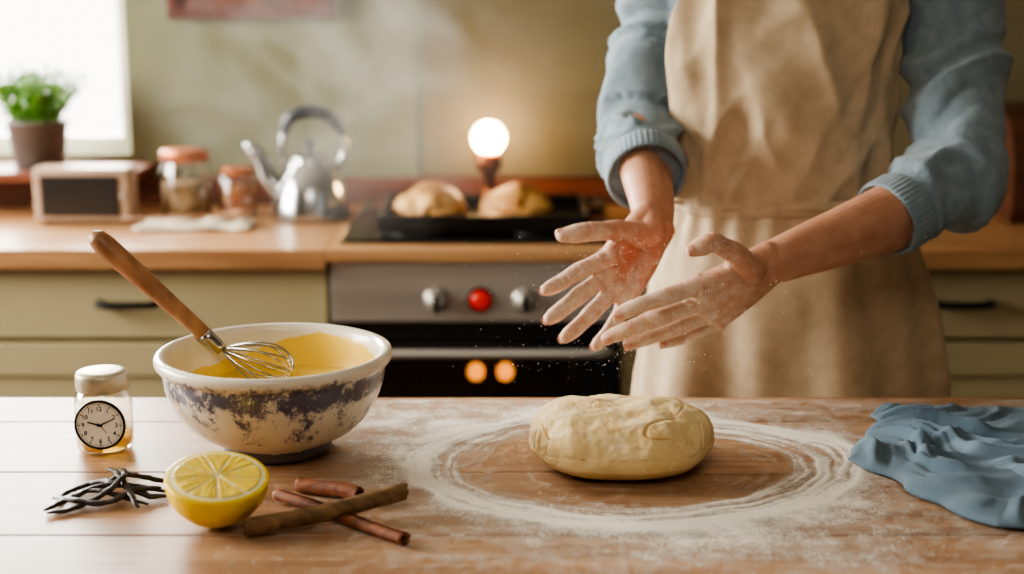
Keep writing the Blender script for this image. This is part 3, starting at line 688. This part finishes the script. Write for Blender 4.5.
# ============================================================ PERSON
m_skin=mat('skin',C(212,160,132),C(198,144,116),rough=.5,scale=(40,40,40),bump=(420,.22,.0006),sss=.3)
nt,N,L,p=nodes(m_skin)
p.inputs['Subsurface Radius'].default_value=(1,.35,.2); p.inputs['Subsurface Scale'].default_value=.005
at=N.new('ShaderNodeAttribute'); at.attribute_name='fl'; ar=N.new('ShaderNodeAttribute'); ar.attribute_name='red'
tc=N.new('ShaderNodeTexCoord'); nf=N.new('ShaderNodeTexNoise'); nf.inputs['Scale'].default_value=70; nf.inputs['Detail'].default_value=10; nf.inputs['Roughness'].default_value=.72; L.new(tc.outputs['Object'],nf.inputs['Vector'])
ff=mathn(nt,'MULTIPLY',mathn(nt,'SUBTRACT',mathn(nt,'ADD',nf.outputs[0],mathn(nt,'MULTIPLY',at.outputs['Fac'],.32)),.60),2.8,True); ff=mathn(nt,'MULTIPLY',ff,.76)
c_=mixc(nt,mathn(nt,'MULTIPLY',ar.outputs['Fac'],.7,True),ramp_of(m_skin).outputs[0],C(214,120,92))
L.new(mixc(nt,ff,c_,C(242,228,208)),p.inputs['Base Color'])
m_nail=mat('fingernail',C(222,168,146),C(216,158,136),rough=.25,coat=.4)
def segdist(P,a,b):
    a=np.array(a);b=np.array(b);d=b-a; t=np.clip(((P-a)@d)/(d@d),0,1); q=a+t[:,None]*d; return np.linalg.norm(P-q,axis=1)
def hand(side,wrist,arm,thumb,fing,sign):
    G=1.15
    W=Vector(wrist); F=[[Vector(p) for p in f] for f in fing]; T=[Vector(p) for p in thumb]
    lat=(F[0][0]-F[3][0]).normalized(); fd=((F[1][0]+F[2][0])/2-W).normalized(); n=fd.cross(lat)*sign; n.normalize()
    lat=(lat-fd*lat.dot(fd)).normalized()
    B=Blob()
    arm=[Vector(a) for a in arm]
    ad=(arm[0]-W).normalized(); la=(lat-ad*lat.dot(ad)).normalized()
    for s in (-1,-.33,.33,1):
        pts=[W+lat*s*.0105+fd*.004]+[a+la*s*.010 for a in arm]
        B.chain(pts,[.0185,.0240,.030,.036,.040][:len(pts)],per=14)
    mc=[F[i][0] for i in range(4)]
    for k in range(13):
        j=k/12*3; i=min(2,int(j)); t=j-i; m_=mc[i].lerp(mc[i+1],t)
        knuck=1-abs(t-.5)*2
        b0=W+lat*(.0165-.033*k/12)
        arch=-n*(.004*math.sin(math.pi*k/12))
        B.chain([b0,b0.lerp(m_,.5)+arch-n*.001,m_+arch*.5-(m_-b0).normalized()*(.003*knuck)],[.0155,.0135,.0118-.0012*knuck-.0012*(k/12)],per=10)
    B.chain([W+lat*.012+n*.004,T[0].lerp(W,.25)+n*.005,T[0]+n*.002,T[1]],[.015,.0190,.0185,.0130],per=12)
    for s in np.linspace(.15,.9,8):
        a=T[0].lerp(T[1],.25+.6*(1-s)*.9) ; b=W.lerp(F[0][0],.45+.42*(1-s)+.1)
        q=a.lerp(b,s); B.chain([W.lerp(q,.45)+n*.003,q],[.011,.0070],per=8)
    B.chain([W-lat*.013+n*.004,W.lerp(mc[3],.5)-lat*.004+n*.006,W.lerp(mc[3],.85)+n*.003],[.0145,.0155,.0125],per=10)
    for i in range(4):
        B.ball(mc[i]+n*.0035-fd*.004,.0118-.0008*i)
        B.ball(mc[i]-n*.0025,.0112-.0006*i)
    sc=[1,1.03,.98,.88]; cre=[]; nails=[]; tips=[]
    for i,f in enumerate(F):
        s=sc[i]*G; dirs=[(f[k+1]-f[k]).normalized() for k in range(3)]
        tip=f[3]-dirs[2]*.0060*s
        pts=[f[0],f[0].lerp(f[1],.5),f[1],f[1].lerp(f[2],.5),f[2],f[2].lerp(tip,.55),tip]
        B.chain(pts,[.0104*s,.0090*s,.0096*s,.0083*s,.0086*s,.0080*s,.0062*s],per=9)
        B.ball(f[0].lerp(f[1],.45)+n*.0014,.0092*s); B.ball(f[1].lerp(f[2],.5)+n*.0014,.0083*s); B.ball(f[2].lerp(tip,.6)+n*.0012,.0072*s)
        cre+= [(f[1],dirs[1]+dirs[0],.0011,.0015),(f[2],dirs[2]+dirs[1],.0010,.0013),(f[0].lerp(f[1],.38),dirs[0],.0011,.0015)]
        a=dirs[2]; dn=-(n-a*n.dot(a)).normalized(); nails.append((tip+a*.0005,a,dn,s)); tips.append(f[3])
    td=(T[3]-T[2]).normalized(); tt=T[3]-td*.0085
    B.chain([T[1],T[1].lerp(T[2],.5),T[2],T[2].lerp(tt,.5),tt],[.0132,.0116,.0122,.0118,.0085],per=10)
    cre.append((T[2],td,.0012,.0014))
    pn=(n*.45-lat*.75); dn=-(pn-td*pn.dot(td)).normalized(); nails.append((tt+td*.0005,td,dn,1.38)); tips.append(T[3])
    me=B.fuse(.0012,6)
    co=getco(me); no=getno(me); nn=np.array(n)
    disp=np.zeros(len(co))
    for c,a,w,dp in cre:
        a=np.array(a.normalized()); rel=co-np.array(c); dist=np.linalg.norm(rel,axis=1); pl=rel@a
        palm=np.clip(no@nn*1.5+.35,0,1)
        disp-=np.where(dist<.0165,dp*np.exp(-(pl/w)**2)*palm,0)
        dors=np.clip(-no@nn*1.5,0,1)
        for off in (-.0024,0,.0024): disp-=np.where(dist<.015,.0005*np.exp(-((pl-off)/.0008)**2)*dors,0)
    def P_(x,y):
        a=W+lat*(.0165*(2*y-1)); b=mc[3].lerp(mc[0],y); return tuple(a.lerp(b,x)+n*.012)
    lines=[[P_(.86,.98),P_(.70,.66),P_(.45,.50),P_(.18,.45),P_(.05,.48)],[P_(.84,1.0),P_(.70,.62),P_(.60,.30),P_(.50,.08)],[P_(.98,.62),P_(.86,.42),P_(.78,.2),P_(.74,.0)]]
    for ln in lines:
        dmin=np.full(len(co),9.)
        lp,_=catmull(ln,[1]*len(ln),5)
        for a,b in zip(lp[:-1],lp[1:]): dmin=np.minimum(dmin,segdist(co-nn*((co-np.array(a))@nn)[:,None]*.85,a,b))
        disp-=.0016*np.exp(-(dmin/.0014)**2)*np.clip(no@nn*2-.3,0,1)
    co=co+no*disp[:,None]; setco(me,co)
    dw=(co-np.array(W))@np.array(fd); fl=np.clip((dw-.0)/.10,0,1)
    red=np.zeros(len(co))
    for t in tips: red=np.maximum(red,.5*np.exp(-(np.linalg.norm(co-np.array(t),axis=1)/.014)**2))
    pc=np.array(W.lerp(mc[1],.55)); red=np.maximum(red,1.0*np.exp(-(np.linalg.norm(co-pc,axis=1)/.038)**2)*np.clip(no@nn,0,1))
    fl=fl*(1-.45*red)
    fattr(me,'fl',fl); fattr(me,'red',red)
    ob=[put('%s_hand_and_forearm'%side,me,m_skin)]
    for k,(c,a,dn,s) in enumerate(nails):
        b=a.cross(dn).normalized(); vs=[];fs=[];n1=12;n2=10
        for i in range(n1+1):
            u=i/n1*2-1
            for j in range(n2+1):
                w=j/n2*2-1; wd=.0052*s*math.sqrt(max(0,1-max(0,-u-.3)**2*1.2))*(1-.10*max(0,u)**3); th=w*.95
                rr=.0066*s
                q=c+a*(u*.0056*s-.0002)+b*(wd*math.sin(th)*1.15)+dn*(rr*math.cos(th)*1.02-.0004-.0014*s*max(0,u)**2+.0004*(1-u*u))
                vs.append(q)
        for i in range(n1):
            for j in range(n2): a0=i*(n2+1)+j; fs.append((a0,a0+1,a0+n2+2,a0+n2+1))
        o=obj('%s_nail_%d'%(side,k),vs,fs,m_nail); md=o.modifiers.new('s','SOLIDIFY'); md.thickness=.0008; ob.append(o)
    return ob
kids=[]
WR=(.1775,1.745,1.1116)
kids+=hand('right',WR,[(.1770,1.79,1.131),(.1745,1.86,1.163),(.173,1.91,1.19)],
  [(.1640,1.722,1.0985),(.1275,1.702,1.1085),(.0925,1.687,1.1095),(.0525,1.678,1.105)],
  [[(.1156,1.70,1.0750),(.0785,1.674,1.0625),(.0551,1.659,1.0510),(.0350,1.641,1.0450)],
   [(.1159,1.70,1.0532),(.0805,1.668,1.035),(.0580,1.645,1.0220),(.0390,1.624,1.0130)],
   [(.1225,1.702,1.0325),(.0950,1.669,1.0120),(.0755,1.646,.999),(.0580,1.624,.9905)],
   [(.1385,1.705,1.0150),(.1220,1.678,.9940),(.109,1.661,.9828),(.0965,1.643,.9755)]],-1)
WL=(.3078,1.665,1.0756)
kids+=hand('left',WL,[(.355,1.69,1.087),(.415,1.724,1.101),(.4735,1.762,1.115),(.52,1.79,1.13)],
  [(.2800,1.642,1.0730),(.2570,1.622,1.0965),(.2300,1.607,1.1110),(.1990,1.600,1.1000)],
  [[(.2170,1.622,1.0560),(.1740,1.600,1.0475),(.1440,1.591,1.0392),(.1150,1.588,1.0280)],
   [(.2180,1.634,1.0337),(.1710,1.614,1.0210),(.1370,1.606,1.0090),(.1040,1.605,.9955)],
   [(.2310,1.650,1.0153),(.1890,1.637,1.0010),(.1590,1.631,.9918),(.1310,1.629,.9828)],
   [(.2480,1.666,1.0030),(.2180,1.660,.9903),(.1960,1.655,.9838),(.1750,1.65,.9790)]],1)
ZS=[.80,.90,1.0,1.10,1.20,1.30,1.38,1.43,1.465,1.49,1.51]
CXs=[.388,.388,.388,.382,.366,.362,.372,.400,.412,.412,.412]
As=[.185,.182,.168,.152,.150,.158,.170,.165,.125,.080,.064]
Bs=[.125,.125,.112,.105,.110,.118,.110,.098,.082,.068,.060]
YC=1.985
def ring(z,th,off=0,aa=None,bb=None,dx=0):
    cx=interp(z,ZS,CXs)+dx; a=(aa if aa else interp(z,ZS,As))+off; b=(bb if bb else interp(z,ZS,Bs))+off
    s,c=math.sin(th),math.cos(th); e=.85
    return V(cx+a*math.copysign(abs(s)**e,s),YC-b*math.copysign(abs(c)**e,c),z)
B=Blob(); vs=[];fs=[];seg=64;zs=np.linspace(.80,1.51,50)
for z in zs:
    for k in range(seg): vs.append(ring(z,2*math.pi*k/seg))
for j in range(len(zs)-1):
    for k in range(seg): l=(k+1)%seg; fs.append((j*seg+k,j*seg+l,(j+1)*seg+l,(j+1)*seg+k))
fs.append(tuple(range(seg))); fs.append(tuple((len(zs)-1)*seg+k for k in range(seg)))
B.add(vs,fs)
RS=[(.285,2.0,1.435),(.232,1.998,1.425),(.200,1.992,1.32),(.177,1.965,1.225),(.174,1.905,1.183),(.1748,1.848,1.157)]
RR=[.060,.064,.057,.053,.054,.0515]
LS=[(.50,1.99,1.435),(.575,1.985,1.425),(.592,1.92,1.30),(.577,1.835,1.165),(.53,1.795,1.138),(.4735,1.762,1.115)]
LR=[.066,.072,.066,.060,.054,.0475]
for S,r in ((RS,RR),(LS,LR)):
    p,q=catmull(S,r,8); B.add(*tube_data(p,q,40))
    for k in range(3): B.ball(S[k],r[k])
me=B.fuse(.0055,8)
co=getco(me); no=getno(me)
def near(P,S):
    best=np.full(len(P),9.);tt=np.zeros(len(P)); L_=0
    for i in range(len(S)-1):
        a=np.array(S[i]);b=np.array(S[i+1]);d=b-a;l=np.linalg.norm(d);t=np.clip(((P-a)@d)/(d@d),0,1);dd=np.linalg.norm(P-(a+t[:,None]*d),axis=1)
        m_=dd<best; best[m_]=dd[m_]; tt[m_]=L_+t[m_]*l; L_+=l
    return best,tt,L_
dR,tR,lR=near(co,RS); dL,tL,lL=near(co,LS)
disp=np.zeros(len(co))
for i in range(len(co)):
    P3=Vector(co[i])
    ondR=dR[i]<dL[i]; d=min(dR[i],dL[i]); t=tR[i] if ondR else tL[i]; l=lR if ondR else lL
    if d<.085:
        w=1-smooth(.06,.085,d) if d>.06 else 1
        side=noise.noise(P3*7)
        rid=1-abs(noise.noise(V(t*19+side*2.4,P3.z*4,P3.x*4+(5 if ondR else 0))))*2.4
        amp=.0145 if t<l-.045 else .001
        disp[i]=amp*max(-.4,rid-.30)*w+.006*noise.noise(P3*16)*w
        if t>l-.035: disp[i]+= -.002
    else: disp[i]=.006*noise.noise(P3*12)
setco(me,co+no*disp[:,None])
m_knit=mat('blue_knit',C(138,156,166),C(118,138,150),rough=.9,scale=(60,60,60),bump=(420,.7,.0015),sheen=.25)
kids.append(put('sweater',me,m_knit))
m_cuff=mat('ribbed_cuff',C(136,154,164),C(118,138,150),rough=.9,scale=(60,60,60),bump=(500,.4,.001),sheen=.25)
for nm,a,b,r in (('right_cuff',RS[-2],RS[-1],.0505),('left_cuff',LS[-2],LS[-1],.0475)):
    a=Vector(a);b=Vector(b);T=(b-a).normalized(); s=T.orthogonal().normalized(); u=T.cross(s); vs=[];fs=[];seg=180
    prof=[(-.030,1.0),(-.024,1.05),(-.012,1.055),(0,1.05),(.006,1.03),(.008,.99),(.006,.95),(-.006,.93)]
    for (x,f) in prof:
        for k in range(seg):
            an=2*math.pi*k/seg; rr=r*f*(1+.012*math.cos(an*45)+.02*math.sin(an*2+1)); vs.append(b+T*x+s*rr*math.cos(an)+u*rr*math.sin(an))
    for j in range(len(prof)-1):
        for k in range(seg): l=(k+1)%seg; fs.append((j*seg+k,j*seg+l,(j+1)*seg+l,(j+1)*seg+k))
    kids.append(obj(nm,vs,fs,m_cuff))
m_apron=mat('linen_apron',C(204,184,154),C(190,169,138),rough=.9,scale=(50,50,50),bump=(600,.4,.0008),sheen=.1)
def apr(z,u,extra=0):
    if z>1.115: tm=math.radians(interp(z,[1.115,1.2,1.36,1.46],[68,64,56,40])); aa=interp(z,ZS,As)+.006; bb=interp(z,ZS,Bs)+.012; dx=0
    else:
        tm=math.radians(interp(z,[.4,.85,1.06,1.115],[88,88,86,78])); aa=interp(z,[.40,.857,1.0,1.115],[.245,.222,.198,.164]); bb=interp(z,[.40,.857,1.0,1.115],[.165,.158,.142,.120]); dx=0
    th=u*tm; fold=0
    if z<1.105:
        k=1-smooth(.85,1.105,z)
        fold=k*(.010*math.sin(th*6+1.6*noise.noise(V(z*4,1,0))+.6)+.005*math.sin(th*13+2+z*3))+.005*noise.noise(V(th*4,z*9,7))
        fold+=.003*smooth(1.0,1.1,z)*math.sin(th*26)*(1-smooth(1.095,1.105,z))
    else:
        P=V(th*1.6,z*5,3); r1=1-math.sqrt(noise.noise(V(th*2.0+z*3.6,z*2.4-th*1.0,5))**2+.003)*2.6; r2=1-math.sqrt(noise.noise(V(th*2.6-z*7,z*6,9))**2+.004)*2.4
        fold=.014*max(0,r1)**1.4+.008*max(0,r2)**1.2+.006*noise.noise(P)
    q=ring(z,th,fold+extra,aa,bb,dx); return q
vs=[];fs=[];nu,nz_=170,250; zs=np.linspace(.42,1.46,nz_)
for z in zs:
    for i in range(nu): vs.append(apr(z,i/(nu-1)*2-1))
for j in range(nz_-1):
    for i in range(nu-1): a0=j*nu+i; fs.append((a0,a0+1,a0+nu+1,a0+nu))
o=obj('apron',vs,fs,m_apron); s=o.modifiers.new('s','SOLIDIFY'); s.thickness=.0022; s.offset=1; kids.append(o)
vs=[];fs=[];nu=120; zz=[1.098,1.100,1.116,1.118]
for j,z in enumerate(zz):
    for i in range(nu): u=(i/(nu-1)*2-1)*.985; vs.append(apr(1.10,u,.0045 if j in (1,2) else .001)+V(0,0,z-1.10+.004*math.sin(u*3)))
for j in range(3):
    for i in range(nu-1): a0=j*nu+i; fs.append((a0,a0+1,a0+nu+1,a0+nu))
kids.append(obj('apron_waistband',vs,fs,m_apron))
kids.append(tube('apron_tie',[ring(1.108,th,.012) for th in np.linspace(1.25,2*math.pi-1.25,24)],[.007]*24,m_apron,per=3,seg=10))
for sgn in (-1,1):
    kids.append(tube('apron_neck_strap_%d'%(sgn+2),[apr(1.45,sgn*.85,.004),V(.412+sgn*.085,1.925,1.485),V(.412+sgn*.075,1.985,1.51),V(.412+sgn*.05,2.04,1.50)],[.012,.012,.012,.012],m_apron,per=6,flat=.25))
B=Blob(); hx=.408; hy=1.945; hz=1.655
B.chain([(.412,2.0,1.45),(.412,1.99,1.52),(.410,1.975,1.58)],[.058,.052,.050],per=8)
Rh=Matrix.Rotation(math.radians(16),3,'X')
def hp(x,y,z): return Vector((hx,hy,hz))+Rh@V(x,y,z)
B.ball(hp(0,.012,.035),(.074,.092,.080),Rh); B.ball(hp(0,-.02,-.02),(.062,.070,.070),Rh); B.ball(hp(0,-.04,-.065),(.040,.038,.034),Rh)
B.chain([hp(-.045,.0,-.045),hp(0,-.062,-.082),hp(.045,0,-.045)],[.022,.020,.022])
B.chain([hp(0,-.085,.015),hp(0,-.100,-.012),hp(0,-.108,-.028)],[.008,.010,.012]); B.ball(hp(-.010,-.098,-.030),.008); B.ball(hp(.010,-.098,-.030),.008)
B.chain([hp(-.045,-.068,.028),hp(0,-.084,.026),hp(.045,-.068,.028)],[.010]*3)
for s in (-1,1): B.ball(hp(s*.034,-.064,-.018),.020); B.ball(hp(s*.074,.012,-.005),(.008,.018,.030),Rh)
B.chain([hp(-.020,-.084,-.052),hp(0,-.092,-.050),hp(.020,-.084,-.052)],[.006,.007,.006]); B.chain([hp(-.016,-.082,-.062),hp(0,-.089,-.062),hp(.016,-.082,-.062)],[.006]*3)
me=B.fuse(.003,3); fattr(me,'fl',np.zeros(len(me.vertices))); fattr(me,'red',np.zeros(len(me.vertices))); kids.append(put('head_and_neck',me,m_skin))
m_eye=mat('eye_white',C(235,232,226),rough=.2); m_iris=mat('iris',C(70,50,34),rough=.2)
for s in (-1,1):
    e=hp(s*.032,-.070,.006); B=Blob(); B.ball(e,.0125); kids.append(put('eye_%d'%(s+2),B.fuse(.002,1),m_eye)); B=Blob(); B.ball(e+Rh@V(0,-.0095,-.003),.0055); kids.append(put('iris_%d'%(s+2),B.fuse(.001,1),m_iris))
m_hair=mat('brown_hair',C(90,62,42),C(60,40,26),rough=.5,scale=(40,40,8),bump=(120,.5))
B=Blob(); B.ball(hp(0,.028,.050),(.083,.092,.082),Rh); B.ball(hp(0,.055,.0),(.074,.065,.08),Rh); B.ball(hp(0,.125,.03),.038); B.chain([hp(-.06,-.045,.075),hp(0,-.065,.090),hp(.06,-.045,.075)],[.018,.020,.018])
kids.append(put('hair',B.fuse(.004,4),m_hair))
m_jean=mat('denim_trousers',C(62,74,96),C(48,60,82),rough=.9,scale=(60,60,60)); m_shoe=mat('leather_shoe',C(70,48,34),C(50,34,24),rough=.4)
B=Blob(); B.ball((.385,1.99,.86),(.165,.112,.10))
for s in (-1,1):
    B.chain([(.385+s*.085,1.99,.84),(.385+s*.095,1.985,.66),(.385+s*.10,1.99,.48),(.385+s*.105,2.01,.28),(.385+s*.11,2.02,.075)],[.092,.084,.064,.060,.052],per=12)
kids.append(put('trousers',B.fuse(.007,4),m_jean))
for s in (-1,1):
    B=Blob(); x=.385+s*.112; B.chain([(x,2.045,.045),(x,1.99,.048),(x+s*.005,1.92,.036),(x+s*.01,1.86,.030)],[.036,.040,.038,.028]); me=B.fuse(.004,3); c=getco(me); c[:,2]=np.maximum(c[:,2],.003); setco(me,c); kids.append(put('shoe_%d'%(s+2),me,m_shoe))
group('baker',(.39,1.98,0),kids)

# ============================================================ STEAM + FALLING FLOUR
def volume(name,x0,x1,y0,y1,z0,z1,dens,sc,col,lo=.42):
    m=bpy.data.materials.new(name+'_vapour'); m.use_nodes=True; nt=m.node_tree; nt.nodes.clear()
    o=nt.nodes.new('ShaderNodeOutputMaterial'); pv=nt.nodes.new('ShaderNodeVolumeScatter'); pv.inputs['Color'].default_value=col; pv.inputs['Anisotropy'].default_value=.35
    tc=nt.nodes.new('ShaderNodeTexCoord'); n=nt.nodes.new('ShaderNodeTexNoise'); n.inputs['Scale'].default_value=sc; n.inputs['Detail'].default_value=4; n.inputs['Distortion'].default_value=1.2
    nt.links.new(tc.outputs['Object'],n.inputs['Vector'])
    g=nt.nodes.new('ShaderNodeTexGradient'); g.gradient_type='SPHERICAL'
    mp=nt.nodes.new('ShaderNodeMapping'); c=((x0+x1)/2,(y0+y1)/2,(z0+z1)/2); h=((x1-x0)/2,(y1-y0)/2,(z1-z0)/2)
    mp.inputs['Scale'].default_value=(1/h[0],1/h[1],1/h[2]); mp.inputs['Location'].default_value=(-c[0]/h[0],-c[1]/h[1],-c[2]/h[2])
    nt.links.new(tc.outputs['Object'],mp.inputs[0]); nt.links.new(mp.outputs[0],g.inputs[0])
    d=mathn(nt,'MULTIPLY',mathn(nt,'SUBTRACT',n.outputs[0],lo),5,True); d=mathn(nt,'MULTIPLY',d,mathn(nt,'MULTIPLY',g.outputs['Fac'],dens))
    nt.links.new(d,pv.inputs['Density']); nt.links.new(pv.outputs[0],o.inputs['Volume'])
    return box(name,x0,x1,y0,y1,z0,z1,m)
volume('steam',-.66,.14,2.15,2.66,.95,1.56,2.3,6,(1,.98,.94,1),.46)
m_fp=mat('flour_grain',C(250,244,230),rough=.9)
parts=[];iv,if_=ico(1)
for k in range(900):
    y=random.gauss(1.535,.022)
    if y>1.57: y=1.57-random.random()*.03
    c=V(random.gauss(.14,.085),y,random.uniform(.975,1.13)); r=random.choice([.0003,.0003,.0004,.0005,.0007])
    parts.append(([V(*(q*r))+c for q in iv],[tuple(t) for t in if_.tolist()]))
merged('falling_flour',parts,m_fp)

# ============================================================ LIGHT
def area(name,loc,target,sx,sy,power,color):
    l=bpy.data.lights.new(name,'AREA'); l.shape='RECTANGLE'; l.size=sx; l.size_y=sy; l.energy=power; l.color=color
    o=bpy.data.objects.new(name,l); COL.objects.link(o); o.location=loc; o.rotation_euler=(Vector(target)-Vector(loc)).to_track_quat('-Z','Y').to_euler(); return o
area('window_daylight_left',(X0-.25,2.15,1.75),(.2,1.6,.95),1.4,1.0,165,(1,.94,.84))
area('window_daylight_back',(-1.37,3.55,1.6),(-.4,1.4,.9),.9,.85,108,(1,.96,.88))
area('added_front_fill',(-.2,.1,2.45),(.0,1.8,.9),.8,.8,15,(1,.90,.78))  # added soft fill to brighten camera-facing surfaces, not a fitting in the room
w=bpy.data.worlds.new('sky'); SC.world=w; w.use_nodes=True
bg=w.node_tree.nodes['Background']; bg.inputs[0].default_value=(1,.97,.91,1); bg.inputs[1].default_value=6.0
SC.view_settings.view_transform='AgX'
try: SC.view_settings.look='AgX - Medium High Contrast'
except Exception: pass

cam=bpy.data.cameras.new('camera'); co_=bpy.data.objects.new('camera',cam); COL.objects.link(co_)
co_.location=(0,0,1.40); co_.rotation_euler=(math.radians(78),0,0); cam.lens=50; cam.sensor_width=36
cam.dof.use_dof=True; cam.dof.focus_distance=1.52; cam.dof.aperture_fstop=2.7
SC.camera=co_
